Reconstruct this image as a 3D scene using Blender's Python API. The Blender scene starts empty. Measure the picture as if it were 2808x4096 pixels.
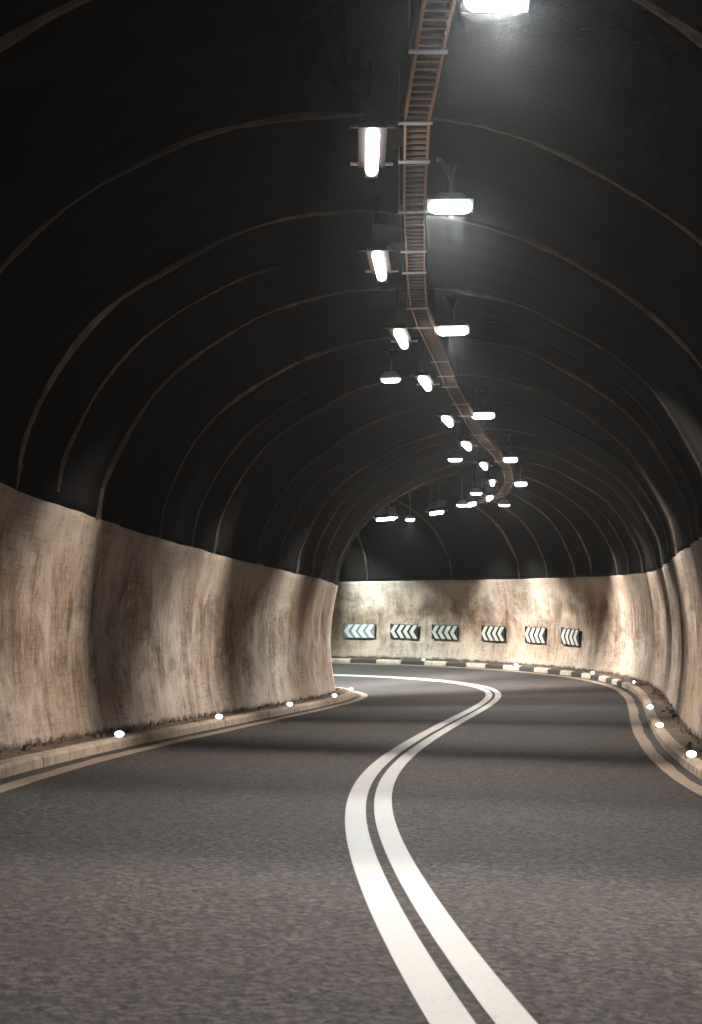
import bpy, bmesh, math, random
import numpy as np
from mathutils import Vector, Matrix
random.seed(7); rng = np.random.default_rng(11)
sc = bpy.context.scene
COL = sc.collection

# ------------------------------------------------------------------ camera, world, exposure
cam_d = bpy.data.cameras.new('camera'); cam = bpy.data.objects.new('camera', cam_d); COL.objects.link(cam)
cam_d.sensor_fit = 'HORIZONTAL'; cam_d.sensor_width = 24.0; cam_d.lens = 24.0 * 5817 / 2808
cam.location = (0, 0, 0); cam.rotation_euler = (math.pi / 2 + 0.0520, 0, 0)
cam_d.clip_start = 0.05; cam_d.clip_end = 300
cam_d.dof.use_dof = True; cam_d.dof.focus_distance = 26.0; cam_d.dof.aperture_fstop = 5.6
sc.camera = cam
world = bpy.data.worlds.new('World'); sc.world = world; world.use_nodes = True
world.node_tree.nodes['Background'].inputs[0].default_value = (0.03, 0.04, 0.06, 1)   # night outside the portals
world.node_tree.nodes['Background'].inputs[1].default_value = 0.05
sc.view_settings.view_transform = 'Standard'; sc.view_settings.look = 'None'
sc.view_settings.exposure = -0.2; sc.view_settings.gamma = 1.0; sc.view_settings.use_curve_mapping = False
sc.cycles.use_denoising = True
sc.cycles.max_bounces = 3; sc.cycles.diffuse_bounces = 3; sc.cycles.volume_bounces = 0; sc.cycles.glossy_bounces = 2
sc.cycles.sample_clamp_indirect = 4.0
sc.cycles.use_adaptive_sampling = True; sc.cycles.adaptive_threshold = .04
sc.cycles.caustics_reflective = False; sc.cycles.caustics_refractive = False
FLOOD_W, AWAY_W, BATTEN_E = 2500.0, 450.0, 16.0
COOL = (0.96, 0.97, 0.92); WARM = (1.0, 0.915, 0.83)

# ------------------------------------------------------------------ alignment of the road (metres)
DS = 0.25
S = np.arange(-24, 64 + DS, DS)
KS = [-24, 0, 6, 12, 18, 24, 30, 36, 42, 48, 54, 60, 66]
KV = [.01, .0318, .0138, .0212, .0074, .004, -.012, -.0586, -.0901, -.115, -.08, -.02, 0]
kap = np.interp(S, KS, KV)
i0 = int(np.argmin(abs(S)))
psi = np.concatenate([[0], np.cumsum((kap[1:] + kap[:-1]) / 2 * DS)]); psi += -0.18536 - psi[i0]
mid = (psi[1:] + psi[:-1]) / 2
PX = np.concatenate([[0], np.cumsum(np.sin(mid) * DS)]); PX += 0.88386 - PX[i0]
PY = np.concatenate([[0], np.cumsum(np.cos(mid) * DS)]); PY += 1.5 - PY[i0]
ZK = np.arange(0, 61, 5.0)
PZ = np.interp(S, [-24, -12, -5] + list(ZK) + [66], [-.75, -.92, -1.08, -1.275, -1.467, -1.712, -1.94, -2.141, -2.299, -2.429, -2.541, -2.643, -2.741, -2.82, -2.88, -2.92, -2.95])
PE = np.interp(S, [-24] + list(ZK) + [66], [-.061, -.0609, -.0497, -.0356, -.0227, -.009, .0074, .0247, .0411, .0564, .0705, .078, .078, .07, .06])
PC = np.interp(S, [-24] + list(ZK) + [66], [.007, .007, -.0119, -.027, -.0205, .0047, .0502, .0921, .1063, .1059, .1014, .095, .09, .08, .08])
def sm(a, n=7):
    return np.convolve(np.pad(a, n, mode='edge'), np.ones(2 * n + 1) / (2 * n + 1), 'valid')
PZ, PE, PC = sm(PZ), sm(PE), sm(PC)
HW = 0.1216                                   # walkway above the road
def fr(s):
    return [np.interp(s, S, a) for a in (PX, PY, psi, PZ, PE)]
def P(s, u, v):
    """station s, offset u (right +), height v above the walkway -> world xyz"""
    X, Y, ps, Z, Eb = fr(np.asarray(s, float)); u = np.asarray(u, float)
    return np.stack(np.broadcast_arrays(X + u * np.cos(ps), Y - u * np.sin(ps), Z + Eb * u + HW + v), -1)
def basis(s, u, v):
    """matrix: x = right across the road, y = ahead along it, z = up"""
    ps = float(np.interp(s, S, psi)); p = P(s, u, v)
    return Matrix.Translation(Vector(p)) @ Matrix.Rotation(-ps, 4, 'Z')

# ------------------------------------------------------------------ helpers
def tag(o, label=None, cat=None, group=None, kind=None):
    if label: o['label'] = label
    if cat: o['category'] = cat
    if group: o['group'] = group
    if kind: o['kind'] = kind
    return o
def empty(name, mat=None):
    o = bpy.data.objects.new(name, None); o.empty_display_size = .1; COL.objects.link(o)
    if mat is not None: o.matrix_world = mat
    return o
def link(name, me, parent=None, mat=None):
    o = bpy.data.objects.new(name, me); COL.objects.link(o)
    if parent is not None: o.parent = parent
    if mat is not None: o.matrix_local = mat
    return o
def mesh(name, verts, faces, mats, uvs=None, smooth=False, fm=None):
    me = bpy.data.meshes.new(name); me.from_pydata([tuple(map(float, v)) for v in verts], [], [tuple(map(int, f)) for f in faces])
    for m in (mats if isinstance(mats, (list, tuple)) else [mats]): me.materials.append(m)
    if fm is not None: me.polygons.foreach_set('material_index', np.asarray(fm, np.int32))
    if uvs is not None:
        lay = me.uv_layers.new(name='UVMap'); li = np.zeros(len(me.loops), np.int32); me.loops.foreach_get('vertex_index', li)
        lay.data.foreach_set('uv', np.asarray(uvs, np.float32)[li].ravel())
    if smooth: me.polygons.foreach_set('use_smooth', np.ones(len(me.polygons), bool))
    me.update(); return me
def grid_faces(n, m, flip=False):
    i, j = np.meshgrid(np.arange(n - 1), np.arange(m - 1), indexing='ij'); a = (i * m + j).ravel()
    f = np.stack([a, a + 1, a + m + 1, a + m], 1)
    return f[:, ::-1] if flip else f
def grid(name, s, u, v, mat, flip=False, uv=None, disp=None):
    """s: (n,), u,v: (m,) or (n,m)"""
    s2 = np.repeat(np.asarray(s)[:, None], np.shape(u)[-1], 1); u2 = np.broadcast_to(u, s2.shape); v2 = np.broadcast_to(v, s2.shape)
    pts = P(s2, u2, v2).reshape(-1, 3)
    uvs = np.stack([s2.ravel(), (u2 if uv is None else np.broadcast_to(uv, s2.shape)).ravel()], 1)
    return mesh(name, pts, grid_faces(s2.shape[0], s2.shape[1], flip), mat, uvs, True)
class MB:
    """collects boxes, prisms and tubes in local metres into one mesh"""
    def __init__(self): self.v = []; self.f = []; self.m = []
    def add(self, vs, fs, m=0):
        b = len(self.v); self.v += [tuple(v) for v in vs]; self.f += [tuple(i + b for i in f) for f in fs]; self.m += [m] * len(fs); return self
    def box(self, c, d, rot=None, m=0, bev=0.0):
        bm = bmesh.new(); bmesh.ops.create_cube(bm, size=1); bmesh.ops.scale(bm, vec=d, verts=bm.verts)
        if bev: bmesh.ops.bevel(bm, geom=bm.edges[:], offset=bev, segments=2, affect='EDGES', profile=.6)
        M = Matrix.Translation(c) @ (rot if rot is not None else Matrix())
        bmesh.ops.transform(bm, matrix=M, verts=bm.verts); return self._take(bm, m)
    def _take(self, bm, m=0):
        bm.verts.index_update(); self.add([v.co[:] for v in bm.verts], [[v.index for v in f.verts] for f in bm.faces], m); bm.free(); return self
    def prism(self, poly, axis, a, b, m=0, rev=False):
        """poly: list of 2D points; extruded along axis ('x','y','z') from a to b"""
        n = len(poly)
        def pt(p, t): return {'x': (t, p[0], p[1]), 'y': (p[0], t, p[1]), 'z': (p[0], p[1], t)}[axis]
        vs = [pt(p, a) for p in poly] + [pt(p, b) for p in poly]
        fs = [list(range(n))[::-1], list(range(n, 2 * n))] + [[i, (i + 1) % n, n + (i + 1) % n, n + i] for i in range(n)]
        return self.add(vs, fs, m)
    def tube(self, pts, r, n=8, m=0):
        pts = [Vector(p) for p in pts]; vs = []; fs = []
        for i, p in enumerate(pts):
            t = (pts[min(i + 1, len(pts) - 1)] - pts[max(i - 1, 0)]).normalized()
            a = t.orthogonal().normalized(); b = t.cross(a)
            rr = r[i] if isinstance(r, (list, tuple)) else r
            vs += [p + (a * math.cos(2 * math.pi * k / n) + b * math.sin(2 * math.pi * k / n)) * rr for k in range(n)]
        for i in range(len(pts) - 1):
            for k in range(n): fs.append([i * n + k, i * n + (k + 1) % n, (i + 1) * n + (k + 1) % n, (i + 1) * n + k])
        fs += [list(range(n))[::-1], [(len(pts) - 1) * n + k for k in range(n)]]
        return self.add(vs, fs, m)
    def capsule(self, length, rx, rz, n=14, seg=6, m=0):
        """rounded bar along y"""
        vs = []; fs = []; rings = []
        for q in range(seg + 1):
            a = math.pi / 2 * q / seg; rings.append((-length / 2 + rx - rx * math.cos(a), math.sin(a)))
        rings = [r for r in rings[1:]]; rings = rings + [(-y, k) for y, k in rings[::-1]]
        for y, k in rings:
            vs += [(rx * k * math.cos(2 * math.pi * j / n), y, rz * k * math.sin(2 * math.pi * j / n)) for j in range(n)]
        for i in range(len(rings) - 1):
            for j in range(n): fs.append([i * n + j, i * n + (j + 1) % n, (i + 1) * n + (j + 1) % n, (i + 1) * n + j])
        fs += [list(range(n)), [(len(rings) - 1) * n + j for j in range(n)][::-1]]
        return self.add(vs, fs, m)
    def build(self, name, mats, smooth=False):
        me = mesh(name, self.v, self.f, mats, None, smooth, self.m)
        bm = bmesh.new(); bm.from_mesh(me); bmesh.ops.recalc_face_normals(bm, faces=bm.faces); bm.to_mesh(me); bm.free(); return me

# ------------------------------------------------------------------ materials
class NT:
    def __init__(self, name, rough=.8):
        self.m = bpy.data.materials.new(name); self.m.use_nodes = True; self.t = self.m.node_tree
        self.b = self.t.nodes['Principled BSDF']; self.b.inputs['Roughness'].default_value = rough
    def n(self, ty, **kw):
        nd = self.t.nodes.new(ty)
        for k, v in kw.items():
            if k.startswith('i_'):
                key = k[2:]; key = int(key) if key.isdigit() else key
                if hasattr(v, 'is_output'): self.t.links.new(v, nd.inputs[key])
                else: nd.inputs[key].default_value = v
            else: setattr(nd, k, v)
        return nd
    def l(self, a, b): self.t.links.new(a, b)
    def uv(self): return self.n('ShaderNodeTexCoord').outputs['UV']
    def ob(self): return self.n('ShaderNodeTexCoord').outputs['Object']
    def noise(self, vec, scale=(1, 1, 1), sc=1.0, det=4, ro=.55, off=(0, 0, 0), dist=0):
        mp = self.n('ShaderNodeMapping', i_0=vec, i_1=off, i_3=scale)
        return self.n('ShaderNodeTexNoise', i_Vector=mp.outputs[0], i_Scale=sc, i_Detail=det, i_Roughness=ro, i_Distortion=dist).outputs[0]
    def ramp(self, fac, stops):
        r = self.n('ShaderNodeValToRGB', i_0=fac); e = r.color_ramp.elements
        while len(e) < len(stops): e.new(.5)
        for k, (p, c) in zip(e, stops):
            k.position = p; k.color = (c, c, c, 1) if isinstance(c, (int, float)) else (*c, 1)
        return r.outputs[0]
    def mix(self, f, a, b, mode='MIX'):
        nd = self.n('ShaderNodeMix', data_type='RGBA', blend_type=mode)
        for i, v in ((0, f), (6, a), (7, b)):
            if hasattr(v, 'is_output'): self.l(v, nd.inputs[i])
            elif i == 0: nd.inputs[0].default_value = v
            else: nd.inputs[i].default_value = (*v, 1)
        return nd.outputs[2]
    def math(self, op, a, b=0.0, c=None):
        nd = self.n('ShaderNodeMath', operation=op)
        for i, v in enumerate((a, b) + ((c,) if c is not None else ())):
            if hasattr(v, 'is_output'): self.l(v, nd.inputs[i])
            else: nd.inputs[i].default_value = v
        return nd.outputs[0]
    def bump(self, h, strength=.3, dist=.02):
        self.l(self.n('ShaderNodeBump', i_Height=h, i_Strength=strength, i_Distance=dist).outputs[0], self.b.inputs['Normal'])
    def col(self, c):
        if hasattr(c, 'is_output'): self.l(c, self.b.inputs['Base Color'])
        else: self.b.inputs['Base Color'].default_value = (*c, 1)
        return self
def simple(name, c, rough=.7, metal=0, var=.25, sc=12, bump=.0):
    t = NT(name, rough); t.b.inputs['Metallic'].default_value = metal
    n = t.noise(t.ob(), sc=sc, det=5)
    t.col(t.mix(n, tuple(x * (1 - var) for x in c), tuple(min(1, x * (1 + var)) for x in c)))
    if bump: t.bump(n, bump, .01)
    return t.m
def emit(name, c, e):
    t = NT(name, .3); t.col((.8, .8, .8)); t.b.inputs['Emission Color'].default_value = (*c, 1); t.b.inputs['Emission Strength'].default_value = e
    return t.m

def wall_material():
    t = NT('streaked_concrete', .9); uv = t.uv(); t.b.inputs['Specular IOR Level'].default_value = .25
    big = t.noise(uv, (.30, .50, 1), det=3, off=(3.1, 1, 0))
    blot = t.noise(uv, (1.1, .95, 1), det=7, ro=.72, dist=.6)
    streak = t.noise(uv, (6.5, .9, 1), det=5, ro=.65, dist=.2)
    fine = t.noise(uv, (15, 5.0, 1), det=6, ro=.8, dist=.3)
    grain = t.noise(uv, (55, 45, 1), det=3, ro=.7)
    board = t.noise(uv, (2.2, 24, 1), det=4, ro=.6)
    xyz = t.n('ShaderNodeSeparateXYZ', i_0=uv); vv = xyz.outputs[1]; h01 = t.math('DIVIDE', vv, 2.6)
    pale, tan, brown, dark = (.63, .525, .445), (.48, .355, .26), (.25, .135, .066), (.060, .046, .036)
    c = t.mix(t.ramp(big, [(.36, 0), (.62, 1)]), tan, pale)
    # brown seepage at middle height, pale lime low down, smoother and greyer just under the paint line
    midz = t.ramp(h01, [(.04, .10), (.28, .75), (.60, 1), (.95, .55)])
    c = t.mix(t.math('MULTIPLY', t.ramp(blot, [(.40, 0), (.64, .85)]), midz), c, brown)
    c = t.mix(t.ramp(h01, [(.70, 0), (1.0, .45)]), c, (.33, .285, .235))
    mid2 = t.ramp(h01, [(.0, .55), (.3, 1), (.66, .95), (.92, .35)])
    c = t.mix(t.math('MULTIPLY', t.math('MULTIPLY', t.ramp(streak, [(.44, 0), (.66, .85)]), t.ramp(blot, [(.34, .10), (.60, 1)])), mid2), c, dark)
    c = t.mix(t.math('MULTIPLY', t.math('MULTIPLY', t.ramp(fine, [(.47, 0), (.66, .80)]), t.ramp(blot, [(.34, .25), (.58, 1)])), mid2), c, dark)
    c = t.mix(t.ramp(fine, [(.30, .35), (.44, 0)]), c, (.62, .55, .47))
    c = t.mix(t.math('MULTIPLY', t.ramp(board, [(.50, 0), (.66, .50)]), t.ramp(blot, [(.42, 0), (.60, 1)])), c, dark)
    c = t.mix(t.ramp(grain, [(.50, 0), (.70, .62)]), c, (.11, .082, .062))
    # seepage stains with their own outline, and one painted patch of shade
    def stain_shade(s0, v0, ws, hv, amt, colr):
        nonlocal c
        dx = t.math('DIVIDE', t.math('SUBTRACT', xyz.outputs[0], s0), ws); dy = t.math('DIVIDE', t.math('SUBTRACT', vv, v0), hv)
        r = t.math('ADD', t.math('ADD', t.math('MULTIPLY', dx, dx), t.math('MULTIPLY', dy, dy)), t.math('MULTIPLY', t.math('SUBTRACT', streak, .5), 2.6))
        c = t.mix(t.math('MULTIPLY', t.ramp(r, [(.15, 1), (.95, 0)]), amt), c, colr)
    stain_shade(16.6, 1.15, 1.0, .85, .22, (.072, .066, .055)); stain_shade(29.0, 1.9, 1.5, .8, .5, (.26, .125, .05)); stain_shade(25.2, 1.0, .8, .7, .25, (.085, .065, .05))  # first one paints the shaded gap between two lamp pools into the wall
    for sx, v0, w, hh in ((41.6, 1.75, .35, .5), (40.2, 1.7, .25, .6), (43.0, 1.6, .3, .4), (37.6, 1.8, .25, .5), (45.0, 1.8, .3, .4)): stain_shade(137 + sx, v0, w, hh, .5, (.07, .05, .038))
    # broken, dirty foot
    foot = t.math('ADD', vv, t.math('MULTIPLY', t.math('SUBTRACT', t.noise(uv, (5, 5, 1), det=6, ro=.7), .5), .32))
    c = t.mix(t.ramp(foot, [(.0, .95), (.035, .6), (.075, 0)]), c, (.030, .023, .017))
    t.col(c)
    h = t.math('ADD', t.math('MULTIPLY', fine, .5), t.math('ADD', t.math('MULTIPLY', board, .35), t.math('MULTIPLY', grain, .5)))
    t.bump(h, .5, .02)
    return t.m
def vault_material():
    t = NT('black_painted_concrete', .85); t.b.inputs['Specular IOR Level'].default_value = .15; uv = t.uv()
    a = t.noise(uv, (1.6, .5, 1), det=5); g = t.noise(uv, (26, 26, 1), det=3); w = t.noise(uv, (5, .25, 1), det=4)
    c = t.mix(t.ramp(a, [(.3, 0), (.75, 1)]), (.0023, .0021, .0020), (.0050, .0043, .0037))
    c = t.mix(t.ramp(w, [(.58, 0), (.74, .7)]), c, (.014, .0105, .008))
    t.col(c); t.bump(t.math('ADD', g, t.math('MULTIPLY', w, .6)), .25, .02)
    return t.m
def asphalt_material():
    t = NT('worn_asphalt', .9); t.b.inputs['Specular IOR Level'].default_value = .18; ob = t.ob(); uv = t.uv()
    v1 = t.n('ShaderNodeTexVoronoi', i_Vector=ob, i_Scale=62.0); n1 = t.noise(ob, sc=25, det=6, ro=.75); n2 = t.noise(ob, sc=2.2, det=4); n3 = t.noise(uv, (.12, 1.5, 1), det=3)
    n4 = t.noise(ob, sc=13, det=4, ro=.6)
    c = t.mix(t.ramp(n1, [(.41, 0), (.59, 1)]), (.006, .0050, .0050), (.088, .075, .071))
    c = t.mix(t.ramp(v1.outputs['Distance'], [(.0, .75), (.3, 0)]), c, (.105, .092, .086))
    c = t.mix(t.ramp(n4, [(.50, 0), (.60, .70)]), c, (.026, .022, .0205))
    c = t.mix(t.ramp(n2, [(.35, .0), (.70, .45)]), c, (.034, .028, .025))
    c = t.mix(t.ramp(n3, [(.45, 0), (.75, .3)]), c, (.030, .027, .027))
    t.col(c)
    t.l(t.ramp(n1, [(.3, .95), (.7, .75)]), t.b.inputs['Roughness'])
    t.bump(t.math('ADD', t.math('MULTIPLY', v1.outputs['Distance'], -1.0), n1), .6, .008)
    return t.m
def paint_material(name, c, worn, amount=.5):
    t = NT(name, .6); ob = t.ob(); n = t.noise(ob, sc=38, det=6, ro=.7); n2 = t.noise(ob, sc=2.6, det=4)
    f = t.math('MULTIPLY', t.ramp(n, [(.50, 0), (.72, 1)]), t.ramp(n2, [(.35, .15), (.7, 1)]))
    t.col(t.mix(t.math('MULTIPLY', f, amount), c, worn)); t.bump(n, .25, .004); return t.m
def stone_material(name, c, dirt, amt=.7, sc=7):
    t = NT(name, .85); ob = t.ob(); n = t.noise(ob, sc=sc, det=6, ro=.65); g = t.noise(ob, sc=60, det=3)
    cc = t.mix(t.math('MULTIPLY', t.ramp(n, [(.42, 0), (.68, 1)]), amt), c, dirt)
    t.col(t.mix(t.ramp(g, [(.55, 0), (.8, .4)]), cc, dirt)); t.bump(t.math('ADD', n, g), .5, .01); return t.m

M = {}
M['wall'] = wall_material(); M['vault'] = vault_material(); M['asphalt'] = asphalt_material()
M['line'] = paint_material('white_road_paint', (.33, .312, .298), (.17, .15, .138), .7)
M['edge'] = paint_material('dirty_edge_paint', (.25, .18, .128), (.045, .033, .025), 1.0)
def ridge_material():
    t = NT('dusty_joint_ridge', .6); ob = t.ob(); n = t.noise(ob, sc=.55, det=3, ro=.5); g = t.noise(ob, sc=7, det=4)
    c = t.mix(t.ramp(n, [(.40, 0), (.66, 1)]), (.012, .0095, .0078), (.19, .135, .098))
    t.col(t.mix(t.ramp(g, [(.35, .75), (.6, 0)]), c, (.010, .009, .008))); t.bump(g, .4, .02); return t.m
M['ridge'] = ridge_material()
M['kerb'] = stone_material('kerb_concrete', (.43, .335, .25), (.15, .095, .06))
M['kerb_white'] = stone_material('kerb_white_paint', (.52, .45, .37), (.20, .14, .09), .8, 9)
M['kerb_black'] = stone_material('kerb_black_paint', (.022, .021, .021), (.07, .055, .04), .6, 9)
M['mortar'] = simple('kerb_mortar', (.05, .038, .028), .95)
M['walk'] = stone_material('dirty_walkway', (.125, .078, .046), (.030, .020, .013), .95, 3)
M['rubble'] = simple('rubble', (.11, .08, .055), .95, var=.6, sc=30)
M['copper'] = simple('rusty_galvanised_steel', (.46, .255, .14), .55, .2, .3, 9)
M['rung'] = simple('rung_steel', (.27, .19, .135), .6, .2, .3, 9)
M['zinc'] = simple('zinc_strap', (.58, .62, .65), .45, .45, .2, 14)
M['grey'] = simple('grey_bracket_paint', (.17, .195, .205), .55, .1, .2, 8)
M['body'] = simple('brown_lamp_housing', (.022, .0085, .003), .5, .2, .25, 8)
M['hood'] = simple('lamp_hood', (.30, .36, .35), .5, .2, .15, 8)
M['knob'] = simple('clip_steel', (.22, .19, .16), .4, .5)
M['flood'] = emit('flood_glass', (.94, .985, 1.0), 12)
M['flood_far'] = emit('flood_glass_away', (.90, .94, 1.0), 10)
M['tube'] = emit('batten_diffuser', (.97, .985, 1.0), BATTEN_E)
M['stud'] = emit('kerb_light_lens', (.80, .92, 1.0), 7)
M['studbody'] = simple('kerb_light_body', (.10, .09, .085), .5)
M['signblack'] = simple('sign_black', (.016, .018, .021), .5, var=.3)
M['signgrey'] = simple('sign_faded_grey', (.19, .205, .215), .5, var=.25)
M['signwhite'] = paint_material('sign_white', (.52, .50, .45), (.28, .24, .19), .5)
M['signbright'] = paint_material('sign_white_clean', (.66, .69, .69), (.45, .45, .43), .3)

for k in ('stud',): M[k].cycles.emission_sampling = 'NONE'

# ------------------------------------------------------------------ tunnel lining
ctrl = [(-0.06, 3.675), (0, 3.69), (.6, 3.80), (1.2, 3.835), (1.9, 3.79), (2.6, 3.655), (3.3, 3.49), (4.3, 2.85), (5.05, 1.75), (5.36, .85), (5.44, 0)]
def catmull(pts, n):
    pts = [np.array(p, float) for p in pts]; out = []
    ext = [2 * pts[0] - pts[1]] + pts + [np.array([pts[-2][0], -pts[-2][1]])]
    for i in range(1, len(ext) - 2):
        a, b, c, d = ext[i - 1:i + 3]
        for t in np.arange(0, 1, 1 / n):
            out.append(.5 * (2 * b + (c - a) * t + (2 * a - 5 * b + 4 * c - d) * t * t + (3 * b - a - 3 * c + d) * t ** 3))
    out.append(pts[-1]); return np.array(out)
NSUB = 6
half = catmull(ctrl, NSUB); iPaint = 5 * NSUB
low = half[:iPaint + 1]; up = half[iPaint:]
prof_up = np.concatenate([np.stack([-up[:, 1], up[:, 0]], 1), np.stack([up[:, 1], up[:, 0]], 1)[::-1][1:]])     # left paint line -> crown -> right paint line
def flute(s, side):
    """shallow fluting of the sprayed lining between the joints"""
    k = np.sin(2 * np.pi * (s - 7.3) / 2.85)
    a = .022 * np.sin(2 * np.pi * s / 1.37 + side) + .016 * np.sin(2 * np.pi * s / .71 + 2.1 * side) + .030 * k * k * k + .02 * np.sin(2 * np.pi * s / 4.9 + 1.3 * side)
    return a
def ramp01(x, a, b): return np.clip((x - a) / (b - a), 0, 1)
Sd = np.arange(-22, 60.01, .12)
def lining_disp(s, v, side):
    env = ramp01(v, 0.0, .5) * (.35 + .65 * ramp01(3.2 - v, 0, 1.0))
    near_paint = .5 + .5 * np.abs(ramp01(v, 2.0, 2.6) - ramp01(v, 2.6, 3.2))
    return flute(s, side) * env * (.45 if side < 0 else 1.0 - .72 * ramp01(s, 33, 37))
tunnel = empty('tunnel'); tag(tunnel, 'curving concrete road tunnel with streaked lower walls and black painted vault', 'tunnel')
def solid(o, th, off):
    md = o.modifiers.new('thickness', 'SOLIDIFY'); md.thickness = th; md.offset = off; md.use_even_offset = False
WB = .006 * np.sin(Sd * 1.3) + .005 * np.sin(Sd * 3.1 + 1) + .002 * np.sin(Sd * 7.7)
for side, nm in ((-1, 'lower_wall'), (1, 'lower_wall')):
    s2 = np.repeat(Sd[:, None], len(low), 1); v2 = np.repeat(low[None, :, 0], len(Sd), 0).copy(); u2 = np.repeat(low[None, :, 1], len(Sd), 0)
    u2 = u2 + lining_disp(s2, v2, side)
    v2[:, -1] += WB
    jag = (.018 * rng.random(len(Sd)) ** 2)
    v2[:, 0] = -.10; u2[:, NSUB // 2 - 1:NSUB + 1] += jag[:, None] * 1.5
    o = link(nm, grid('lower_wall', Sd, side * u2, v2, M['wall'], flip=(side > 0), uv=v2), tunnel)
    if side > 0:
        u = o.data.uv_layers[0].data; a = np.zeros(len(u) * 2, np.float32); u.foreach_get('uv', a); a[0::2] += 137.0; u.foreach_set('uv', a)
    tag(o, 'lower wall with chevron signs' if side > 0 else 'lower wall without signs, on the inside of the bend')
    solid(o, .3, 1)
s2 = np.repeat(Sd[:, None], len(prof_up), 1); u2 = np.repeat(prof_up[None, :, 0], len(Sd), 0).copy(); v2 = np.repeat(prof_up[None, :, 1], len(Sd), 0).copy()
sg = np.sign(u2); rad = np.abs(u2) / 3.66
u2 = u2 + sg * lining_disp(s2, v2, 1) * (sg > 0) + sg * lining_disp(s2, v2, -1) * (sg < 0)
roughv = .008 * np.sin(2 * np.pi * s2 / 2.85 + 1.2) + .006 * np.sin(s2 * 4.4 + u2 * .8) + .004 * np.sin(s2 * 9.1 - u2 * 1.7)
v2 = v2 + roughv * ramp01(v2, 2.6, 3.4)
v2[:, 0] += WB; v2[:, -1] += WB
arc = np.concatenate([[0], np.cumsum(np.hypot(np.diff(prof_up[:, 0]), np.diff(prof_up[:, 1])))])
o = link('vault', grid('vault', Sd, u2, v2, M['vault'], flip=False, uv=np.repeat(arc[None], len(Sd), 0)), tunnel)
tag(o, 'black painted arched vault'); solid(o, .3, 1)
# joint ridges of the lining
def ridge(s0, a0, a1, w, h, seed):
    r = np.random.default_rng(seed); n = 90
    t = np.linspace(a0, a1, n); idx = t * (len(prof_up) - 1)
    up_ = np.interp(idx, np.arange(len(prof_up)), prof_up[:, 0]); vp = np.interp(idx, np.arange(len(prof_up)), prof_up[:, 1])
    du = np.gradient(up_); dv = np.gradient(vp); L = np.hypot(du, dv); nu, nv = dv / L, -du / L          # inward normal
    ph = r.random(6) * 6.28; x = t * 22
    wob = .05 * np.sin(x * .35 + ph[0]) + .02 * np.sin(x * 1.1 + ph[1]) + .008 * np.sin(x * 3.3 + ph[2])
    am = np.clip(.75 + .35 * np.sin(x * .6 + ph[3]) + .25 * np.sin(x * 2.3 + ph[4]) + .12 * r.standard_normal(n), .15, 1.4)
    vs = []
    for k, (ds, hh) in enumerate(((-.62, -.06), (-.16, .55), (.10, 1.0), (.42, -.06))):
        H = np.where(hh > 0, h * hh * am, -.06)
        ss = s0 + wob + ds * w * (.8 + .3 * am)
        disp = np.where(up_ < 0, lining_disp(ss, vp, -1), lining_disp(ss, vp, 1)) * np.sign(up_)
        rv = (.008 * np.sin(2 * np.pi * ss / 2.85 + 1.2) + .006 * np.sin(ss * 4.4 + up_ * .8) + .004 * np.sin(ss * 9.1 - up_ * 1.7)) * ramp01(vp, 2.6, 3.4)
        vs.append(P(ss, up_ + disp + nu * H, vp + rv + nv * H))
    vs = np.stack(vs, 1).reshape(-1, 3); f = grid_faces(n, 4).tolist()
    me = mesh('joint_ridge', vs, f, M['ridge'], None, True)
    return link('joint_ridge', me, tunnel)
RS = [4.5, 7.3, 10.15, 12.75, 15.7, 18.4, 21.4, 24.3, 27.75, 30.6, 33.4, 36.2, 39.0, 41.6, 44.2, 46.8, 49.4, 52]
for i, s0 in enumerate(RS): ridge(s0, .0, 1.0, .15, .034, 100 + i)
for i, (s0, a, b) in enumerate([(14.15, .02, .36), (20.1, .0, .3), (26.0, .0, .25), (17.1, .62, 1.0), (29.2, .0, .4), (35.0, .6, 1), (38, .62, 1.), (40.4, .55, 1.)]): ridge(s0, a, b, .10, .030, 200 + i)

# ------------------------------------------------------------------ road, markings, kerbs, walkways
UR = np.linspace(-3.30, 3.30, 23)
road = link('road', grid('road', Sd[::2], UR, -HW, M['asphalt'], flip=True)); tag(road, kind='structure')
def strip(name, sA, ua, ub, h, mat, parent):
    n = len(sA); a = np.broadcast_to(ua, (n,)); b = np.broadcast_to(ub, (n,))
    u = np.stack([a, a, b, b], 1); v = np.broadcast_to(np.array([-.01, h, h, -.01]) - HW, u.shape)
    me = grid(name, sA, u, v, mat, flip=True); me.polygons.foreach_set('use_smooth', np.zeros(len(me.polygons), bool))
    return link(name, me, parent)
cl = np.interp(Sd, S, PC)
tag(strip('line_marking', Sd, cl - .179, cl - .026, .005, M['line'], road), 'inner white line of the double centre line')
tag(strip('line_marking', Sd, cl + .038, cl + .179, .005, M['line'], road), 'outer white line of the double centre line')
wv = .010 * np.sin(Sd * 1.7) + .006 * np.sin(Sd * 4.9)
M['gutter'] = stone_material('gutter_dirt', (.030, .022, .016), (.012, .010, .008), .9, 5)
strip('gutter', Sd, -3.26, -3.072 + wv, .003, M['gutter'], road); strip('gutter', Sd, 3.113 + wv, 3.26, .003, M['gutter'], road)
strip('edge_line', Sd, -3.07 + wv, -2.905 + wv * .3, .005, M['edge'], road)
strip('edge_line', Sd, 2.945 + wv * .3, 3.11 + wv, .005, M['edge'], road)
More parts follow.
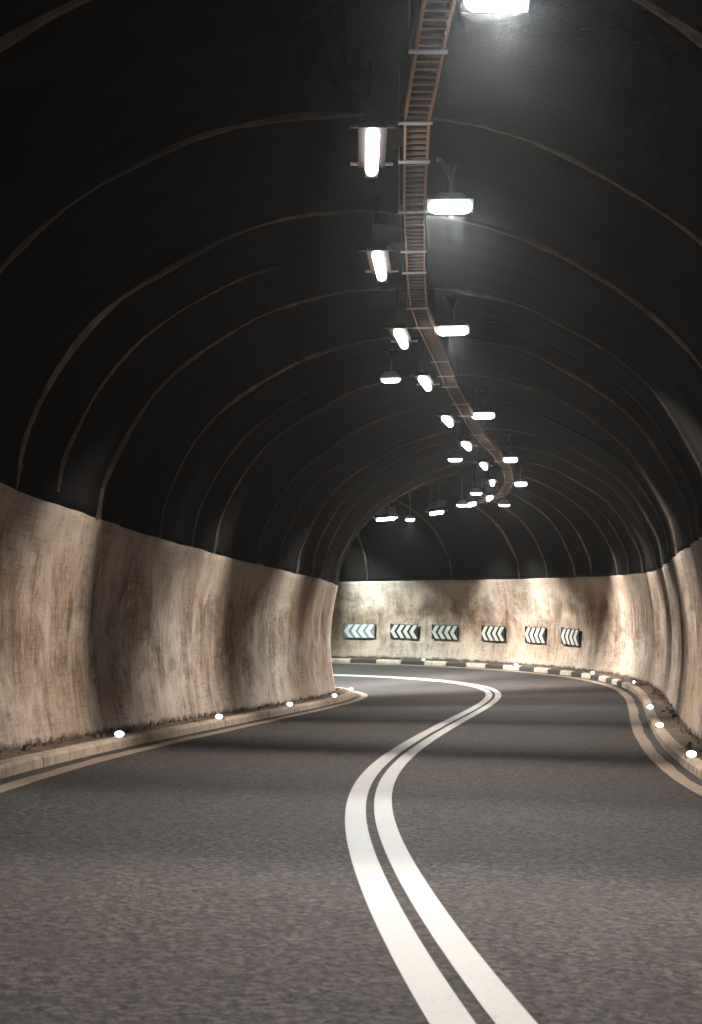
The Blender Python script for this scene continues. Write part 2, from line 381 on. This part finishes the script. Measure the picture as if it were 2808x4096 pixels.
def kerb_stone(s0, s1, side, mat, parent, jit):
    ss = np.linspace(s0, s1, 4)
    pr = [(3.232, -HW - .05), (3.240, -.035), (3.262, -.004), (3.375, .000), (3.385, -.10)]
    dv = jit * .006; du = (jit - .5) * .010
    uu = np.array([p[0] + du for p in pr]); vv = np.array([p[1] + (dv if k in (1, 2, 3) else 0) for k, p in enumerate(pr)])
    s2 = np.repeat(ss[:, None], 5, 1); pts = P(s2, side * np.broadcast_to(uu, s2.shape), np.broadcast_to(vv, s2.shape)).reshape(-1, 3)
    f = grid_faces(4, 5, flip=(side > 0)).tolist() + [[0, 1, 2, 3, 4], [15, 16, 17, 18, 19][::-1]]
    me = mesh('kerb_stone', pts, f, mat); return link('kerb_stone', me, parent)
for side in (-1, 1):
    kp = link('kerb', grid('kerb', Sd[::2], side * np.array([3.248, 3.255, 3.37, 3.38]), np.array([-HW - .02, -.03, -.03, -.1]), M['mortar'], flip=(side < 0)))
    tag(kp, 'dirty plain concrete kerb along the inside wall' if side < 0 else 'kerb painted in black and white blocks below the chevron signs', None, kind='structure')
    s = 2.0; k = 0
    while s < 52:
        kl = float(np.interp(s, S, kap)); L = (.98 if side < 0 else (.98 if s < 33.6 else .50)) / (1 - side * kl * 3.3 * (-1))
        mat = M['kerb'] if (side < 0 or s < 33.6) else (M['kerb_white'] if k % 2 else M['kerb_black'])
        kerb_stone(s + .005, s + L - .005, side, mat, kp, random.random()); s += L; k += 1
    uw = np.linspace(3.378, 3.86, 9)
    vw = -.012 + .010 * rng.standard_normal((len(Sd), 9)) * np.array([.2, .6, .8, 1, 1, 1, 1.4, 1.8, 1.8]) + np.array([0, 0, 0, 0, 0, .006, .016, .02, .02])
    wk = link('walkway', grid('walkway', Sd, np.broadcast_to(side * uw, vw.shape), vw, M['walk'], flip=(side < 0))); tag(wk, kind='structure')
    # crumbs of spalled concrete along the foot of the wall
    mb = MB(); n = 450
    for q in range(n):
        s0 = random.uniform(9 if side < 0 else 13, 50); w = .012 + .05 * random.random() ** 3
        uo = side * (3.70 - abs(random.gauss(0, .06))) if random.random() < .85 else side * random.uniform(3.42, 3.68)
        c = P(s0, uo, w * .25)
        vs = [c + w * np.array(d) * random.uniform(.6, 1.3) for d in ((1, 0, -.4), (-.2, 1, -.4), (-1, -.3, -.4), (.1, -1, -.3), (.1, .1, .8), (-.4, .3, .5))]
        mb.add(vs, [(0, 1, 4), (1, 5, 4), (1, 2, 5), (2, 3, 5), (3, 4, 5), (3, 0, 4), (3, 2, 1, 0)])
    rb = link('rubble', mb.build('rubble', M['rubble'])); tag(rb, 'crumbs of spalled concrete along the foot of the ' + ('inside' if side < 0 else 'signed') + ' wall', 'rubble', kind='stuff')

# ------------------------------------------------------------------ chevron signs on the outer wall
W, H = 1.16, .475
SIGNS = [(47.06, 'faded chevron sign with pale grey stripes, farthest round the bend'), (45.75, 'black and white chevron sign beside the faded grey one'),
         (44.46, 'chevron sign with a torn patch on its third white arrow'), (42.79, 'chevron sign fourth along the wall from the faded grey one'),
         (41.12, 'chevron sign fifth along the wall from the faded grey one'), (39.49, 'chevron sign last in the row, closest to the plain kerb')]
def chevron(i):
    p, t, d = .268, .160, .172
    x = -W / 2 + .012 + i * p; h = H / 2 - .018
    return [(x, 0), (x + d, h), (x + d + t, h), (x + t, 0), (x + d + t, -h), (x + d, -h)]
for k, (s0, lab) in enumerate(SIGNS):
    ps = float(np.interp(s0, S, psi)); wid = W * (1.06, 1.0, 1.02, 1.0, 1.0, 1.0)[k] / W
    # local x: viewer's left to right (against the chainage), y: into the wall, z: up; leaning with the wall
    base = Vector(P(s0, 3.735, .90)); ex = Vector((-math.sin(ps), -math.cos(ps), 0)); ey = Vector((math.cos(ps), -math.sin(ps), 0)); ez = Vector((0, 0, 1))
    Mx = Matrix((ex, ey, ez)).transposed().to_4x4(); Mx.translation = base
    tilt = (-.012, .008, .004, -.006, .010, .014)[k]
    Mx = Mx @ Matrix.Rotation(tilt, 4, 'Y') @ Matrix.Diagonal((wid, 1, 1, 1))
    g = empty('chevron_sign', Mx); tag(g, lab, 'road sign', 'chevron signs along the outer wall of the bend')
    bd = MB().box((0, .012, 0), (W, .020, H), bev=.003); link('board', bd.build('board', M['signgrey'] if k == 0 else M['signblack']), g)
    for i in range(4):
        poly = chevron(i); mb = MB(); mb.prism([(a, b) for a, b in poly], 'y', -.003, .003)
        # two convex arms
        mb = MB(); mb.prism([poly[0], poly[1], poly[2], poly[3]], 'y', -.003, .003); mb.prism([poly[0], poly[3], poly[4], poly[5]], 'y', -.003, .003)
        c = link('chevron', mb.build('chevron', M['signbright'] if k == 0 else M['signwhite']), g)
        if k == 2 and i == 2:
            tp = MB().add([(poly[1][0] - .05, -.005, .10), (poly[1][0] + .06, -.005, .06), (poly[1][0] + .13, -.005, .17), (poly[1][0] + .02, -.005, .205), (poly[1][0] - .04, -.005, .18)], [(0, 1, 2, 3, 4)])
            tp.add([(x, -.0035, z) for x, y, z in tp.v], [(4, 3, 2, 1, 0)])
            link('torn_patch', tp.build('torn_patch', M['signbright']), c)
    for x in (-W * .36, W * .36):
        link('bracket', MB().box((x, .055, 0), (.05, .075, .30), bev=.004).build('bracket', M['grey']), g)
    for x in (-W * .47, -W * .02, W * .47):
        link('clip', MB().box((x, .014, H / 2 + .006), (.035, .034, .030), bev=.004).build('clip', M['signblack']), g)
    if k == 0:
        link('edge_trim', MB().box((0, .012, -H / 2 - .008), (W, .024, .014)).box((-W / 2 - .006, .012, 0), (.010, .024, H)).box((W / 2 + .016, .012, 0), (.03, .024, H)).build('edge_trim', M['signblack']), g)

# ------------------------------------------------------------------ kerb lights
def kerb_light(s, u, lab, group):
    g = empty('kerb_light', basis(s, u, .0)); tag(g, lab, 'kerb light', group)
    link('body', MB().prism([(-.065, 0), (.065, 0), (.050, .040), (-.050, .040)], 'y', -.045, .075).build('body', studbody), g)
    bm = bmesh.new(); bmesh.ops.create_uvsphere(bm, u_segments=20, v_segments=12, radius=.050); bmesh.ops.scale(bm, vec=(1.15, .75, .72), verts=bm.verts)
    bmesh.ops.translate(bm, vec=(0, -.050, .040), verts=bm.verts); mb = MB()._take(bm); link('lens', mb.build('lens', M['stud'], True), g)
studbody = M['studbody']
G1, G2 = 'white lights on the plain inside kerb', 'white lights on the kerb below the signed wall'
ordn = ['fifth', 'fourth', 'third', 'second', 'first']
for (s0, o_) in zip((15.55, 20.55, 25.6, 30.4, 35.3), ordn):
    kerb_light(s0, -3.315, f'small round white light on the plain inside kerb, {o_} from the bend tip', G1)
for s0, lab in ((15.45, 'round white light on the outer kerb, sixth back from the faded grey sign'), (20.8, 'round white light on the outer kerb, fifth back from the faded grey sign'),
                (25.3, 'round white light on the unpainted outer kerb, just before the painted blocks begin'), (37.3, 'round white light on the black and white kerb before the first chevron sign'),
                (41.45, 'round white light on the black and white kerb below the fourth chevron sign'), (44.9, 'round white light on the black and white kerb by the torn chevron sign')):
    kerb_light(s0, 3.31, lab, G2)
g = empty('loose_kerb_light', basis(33.5, 3.42, .0)); tag(g, 'small broken kerb light lying on the walkway with its wire', 'kerb light')
link('wire', MB().tube([(0, 0, .03), (.12, .02, .035), (.3, -.01, .02), (.34, 0, .09)], .006, 6).build('wire', M['zinc']), g)
bm = bmesh.new(); bmesh.ops.create_uvsphere(bm, u_segments=12, v_segments=8, radius=.032); bmesh.ops.translate(bm, vec=(0, 0, .035), verts=bm.verts)
link('lens', MB()._take(bm).build('lens', M['stud'], True), g)
link('base', MB().prism([(-.04, 0), (.04, 0), (.03, .012), (-.03, .012)], 'y', -.03, .03).build('base', studbody), g)
g = link('litter_strip', MB().tube([(0, 0, .02), (.05, .01, .035), (.12, 0, .02), (.3, .02, .015)], .008, 6).build('litter_strip', M['zinc'])); g.matrix_world = basis(29.3, 3.44, .01)
tag(g, 'bent strip of pale metal lying on the walkway', 'litter')

# ------------------------------------------------------------------ cable ladder under the crown
TS = [5.2, 7.12, 9.02, 11.18, 13.26, 14.8, 15.8, 17.85, 19.84, 22.72, 25.1, 28.5, 31.1, 34.0, 36.5, 38.5]
TU = [.33, .335, .325, .355, .335, .290, .300, .345, .325, .315, .29, .37, .45, .55, .70, .70]
TV = [5.0] * 10 + [5.0, 5.0, 5.0, 4.95, 4.85, 4.8]
TW = .088
lad = empty('cable_ladder', None); tag(lad, 'long rusty cable ladder slung under the crown of the tunnel vault', 'cable ladder')
def tpos(s, du=0, dv=0):
    i = max(0, min(len(TS) - 2, int(np.searchsorted(TS, s) - 1))); f = (s - TS[i]) / (TS[i + 1] - TS[i])
    a = P(TS[i], TU[i], TV[i]); b = P(TS[i + 1], TU[i + 1], TV[i + 1])
    d = b - a; hd = np.array([d[1], -d[0], 0]); hd /= np.linalg.norm(hd)
    return a + d * f + hd * du + np.array([0, 0, dv])
for i in range(len(TS) - 1):
    for sd in (-1, 1):
        e = 1e-4; a0 = Vector(tpos(TS[i] + e, sd * TW)); b0 = Vector(tpos(TS[i + 1] - e, sd * TW)); d = (b0 - a0)
        me = MB().box((0, d.length / 2, 0), (.018, d.length + .01, .075)).build('side_rail', M['copper'])
        y = d.normalized(); x = y.cross(Vector((0, 0, 1))).normalized(); z = x.cross(y)
        mt = Matrix((x, y, z)).transposed().to_4x4(); mt.translation = a0; link('side_rail', me, lad, mt)
rung_me = MB().box((0, 0, 0), (2 * TW - .016, .034, .018)).build('rung', M['rung'])
s = 5.3; nr = 0
while s < 38.4 and nr < 290:
    a = Vector(tpos(s, 0, -.012)); t = Vector(tpos(s + .02)) - Vector(tpos(s)); ang = math.atan2(t.y, t.x) - math.pi / 2
    link('rung', rung_me, lad, Matrix.Translation(a) @ Matrix.Rotation(ang, 4, 'Z')); s += .128; nr += 1
strap_me = MB().box((-.014, 0, -.048), (2 * TW + .075, .052, .012)).build('support_bar', M['zinc'])
for s0 in (6.5, 7.76, 9.02, 9.88, 11.18, 12.46, 13.26, 14.8, 15.8, 17.92, 18.98, 19.84, 21.48, 22.72, 25.1, 27.3, 29.5, 31.6, 33.8, 36.0, 38.1):
    a = Vector(tpos(s0)); t = Vector(tpos(s0 + .02)) - Vector(tpos(s0)); ang = math.atan2(t.y, t.x) - math.pi / 2
    b = link('support_bar', strap_me, lad, Matrix.Translation(a) @ Matrix.Rotation(ang, 4, 'Z'))
    top = 5.41 - np.interp(s0, TS, TV)
    link('hanger', MB().box((-TW - .045, 0, (top - .05) / 2), (.012, .03, top + .05)).box((TW + .018, 0, (top - .05) / 2), (.008, .02, top + .05)).build('hanger', M['grey']), b)

# ------------------------------------------------------------------ batten lamps beside the ladder
def batten(s, u, v, lab, L=1.0):
    g = empty('batten_lamp', basis(s, u, v)); tag(g, lab, 'lamp', 'batten lamps beside the cable ladder')
    link('housing', MB().prism([(-.105, .040), (.105, .040), (.085, .085), (-.085, .085)], 'y', -L / 2 + .02, L / 2 + .02).box((0, L / 2 + .022, .0), (.10, .03, .085)).build('housing', M['body']), g)
    link('diffuser', MB().capsule(L, .050, .050).build('diffuser', M['tube'], True), g)
    for x in (-1, 1):
        for y in (-1, 1):
            link('clip', MB().box((x * .135, y * (L / 2 - .03), .052), (.07, .022, .024), bev=.005).build('clip', M['knob']), g)
    for y, w in ((L / 2 - .05, .30), (-L / 2 + .25, .20)):
        top = 5.47 - v
        link('bracket', MB().prism([(-.07, .137), (.07, .137), (w, .21), (w, .33), (-.06, .36)], 'y', y - .007, y + .007).box((-.02, y, (.30 + top) / 2), (.012, .012, top - .30)).build('bracket', M['grey']), g)
BL = [(9.40, .0, 4.85), (12.62, .0, 4.85), (15.95, .0, 4.85), (18.95, .03, 4.85), (22.6, .0, 4.85), (25.85, .0, 4.85), (29.34, .04, 4.85), (32.6, .10, 4.8), (34.5, .10, 4.6), (36.34, -.14, 4.6), (39.26, -.39, 4.6), (42.0, -.80, 4.62)]
num = ['first', 'second', 'third', 'fourth', 'fifth', 'sixth', 'seventh', 'eighth', 'ninth', 'tenth', 'eleventh', 'twelfth']
for i, b in enumerate(BL): batten(*b, f'glowing batten lamp lying along the cable ladder, {num[len(BL) - 1 - i]} back from the bend')
for s0 in (5.6, 2.2, -1.2, -4.6, -8.0, -11.4, 45.4, 48.8, 52.2): batten(s0, 0, 4.85, 'glowing batten lamp on the crown ' + ('past the bend' if s0 > 40 else 'before the start of the cable ladder'), 1.0)

# ------------------------------------------------------------------ wide floodlights
def flood(s, u, v, tilt, lab, group, watts, lens, colour, wd=.38, beam=31, glare=0):
    g = empty('floodlight', basis(s, u, v)); tag(g, lab, 'lamp', group)
    R_ = Matrix.Rotation(tilt, 4, 'X')                     # negative tilt faces back along the road
    hz = wd / 2
    hm = MB(); n = 0.5
    hm.add([(-hz - .012, -.09, 0), (hz + .012, -.09, 0), (hz + .012, .09, 0), (-hz - .012, .09, 0), (-hz * n, -.05, .11), (hz * n, -.05, .11), (hz * n, .05, .11), (-hz * n, .05, .11)],
           [(0, 1, 5, 4), (1, 2, 6, 5), (2, 3, 7, 6), (3, 0, 4, 7), (4, 5, 6, 7), (3, 2, 1, 0)])
    link('housing', hm.build('housing', M['hood']), g, R_)
    le = MB().capsule(wd, .072, .045 if tilt < 0 else .050, 20, 8); link('lens', le.build('lens', lens, True), g, R_ @ Matrix.Translation((0, 0, -.012)) @ Matrix.Rotation(math.pi / 2, 4, 'Z'))
    top = 5.44 - .04 * u * u - v - .01
    link('stem', MB().tube([(0, 0, .09), (.01, 0, top * .62), (.0, 0, top * .66)], .018, 8).build('stem', M['grey']), g)
    for x in (-1, 1):
        link('fork_arm', MB().tube([(0, 0, top * .60), (x * .045, 0, top * .86), (x * .075, 0, top)], [.020, .016, .022], 8).build('fork_arm', M['grey']), g)
    link('mounting_plate', MB().box((0, 0, top + .005), (.24, .12, .016), bev=.003).build('mounting_plate', M['grey']), g)
    if watts:
        # the reflector throws a fan: narrow along the road, wide across it
        ld = bpy.data.lights.new('flood_beam', 'SPOT'); ld.energy = watts; ld.color = colour; ld.spot_size = math.radians(2 * beam); ld.spot_blend = 1.0; ld.shadow_soft_size = .05
        lo = bpy.data.objects.new('flood_beam', ld); COL.objects.link(lo); lo.parent = g; lo.matrix_local = R_ @ Matrix.Translation((0, 0, -.075)) @ Matrix.Diagonal((4.9, 1, 1, 1))
        if glare:
            # the bare luminous face inside the reflector, seen only from within its cone
            la = bpy.data.lights.new('flood_face', 'AREA'); la.shape = 'ELLIPSE'; la.size = wd * .92; la.size_y = .12; la.energy = glare; la.color = (.94, .99, 1.0); la.spread = math.radians(104)
            lo = bpy.data.objects.new('flood_face', la); COL.objects.link(lo); lo.parent = g; lo.matrix_local = R_ @ Matrix.Translation((0, 0, -.060))
T_ = math.radians(-27)
FR = [(7.08, .68, 5.0), (11.14, .67, 5.0), (16.16, .61, 5.0), (23.0, .56, 5.0), (28.72, .63, 4.9), (33.1, .77, 4.8), (36.0, .65, 4.55)]
flab = ['wide floodlight with a broad glow, last of its row beside the cable ladder', 'wide floodlight with strong teal glow beside the cable ladder', 'wide floodlight hanging from a forked stem by the kink in the cable ladder',
        'wide floodlight fourth back from the bend, beside the cable ladder', 'wide floodlight third back from the bend, beside the cable ladder', 'wide floodlight second back from the bend, beside the cable ladder', 'wide floodlight of the ladder row at the bend itself']
for i, (f, lab) in enumerate(zip(FR, flab)): flood(*f, T_ if i < 6 else math.radians(8), lab, 'floodlights facing along the road', FLOOD_W * (1.1, .85, 1.0, 1.05, 1.0, .9, 1.6)[i], M['flood'], (COOL if i in (1, 4) else WARM), .38 if i < 4 else .29, 31, (55, 85, 60, 30, 0, 0, 0)[i])
FL = [(19.38, -.51, 5.0), (27.4, -.38, 4.8), (33.9, -.26, 4.7), (35.5, -.50, 4.55), (42.3, -.36, 4.7), (41.4, -.30, 4.55)]
llab = ['thin floodlight turned away, sixth back from the bend on the open side of the vault', 'thin floodlight turned away, fifth back from the bend', 'thin floodlight turned away, fourth back from the bend', 'thin floodlight turned away, third back from the bend',
        'upper of the two thin floodlights at the bend', 'lower of the two thin floodlights at the bend']
for i, (f, lab) in enumerate(zip(FL, llab)):
    flood(*f, math.radians(3 if i < 5 else -16), lab, 'floodlights turned away along the road', AWAY_W if i < 2 else FLOOD_W * (.5, .9, 1.9, 2.3)[i - 2], M['flood_far'], COOL, .28, 32 if i < 2 else 42)
for s0 in (1.8, -3.5, -9, -15): flood(s0, .66, 5.0, T_, 'wide floodlight before the start of the cable ladder', 'floodlights facing along the road', FLOOD_W, M['flood'], WARM)
for s0 in (47.5, 52.0): flood(s0, .5, 4.8, T_, 'wide floodlight beyond the bend', 'floodlights facing along the road', FLOOD_W * 1.7, M['flood'], (.84, 1.0, .97), .38, 36)

# ------------------------------------------------------------------ thin haze added to stand in for lens flare round the lamps
t = NT('lamp_halo_haze')
for n_ in list(t.t.nodes):
    if n_.type != 'OUTPUT_MATERIAL': t.t.nodes.remove(n_)
pv = t.t.nodes.new('ShaderNodeVolumePrincipled'); pv.inputs['Color'].default_value = (.95, .95, .94, 1); pv.inputs['Density'].default_value = .0018; pv.inputs['Anisotropy'].default_value = .945
t.t.links.new(pv.outputs[0], t.t.nodes['Material Output'].inputs['Volume'])
o = link('haze', MB().box((-8, 14, 1.0), (64, 116, 13)).build('haze', t.m)); o['kind'] = 'stuff'
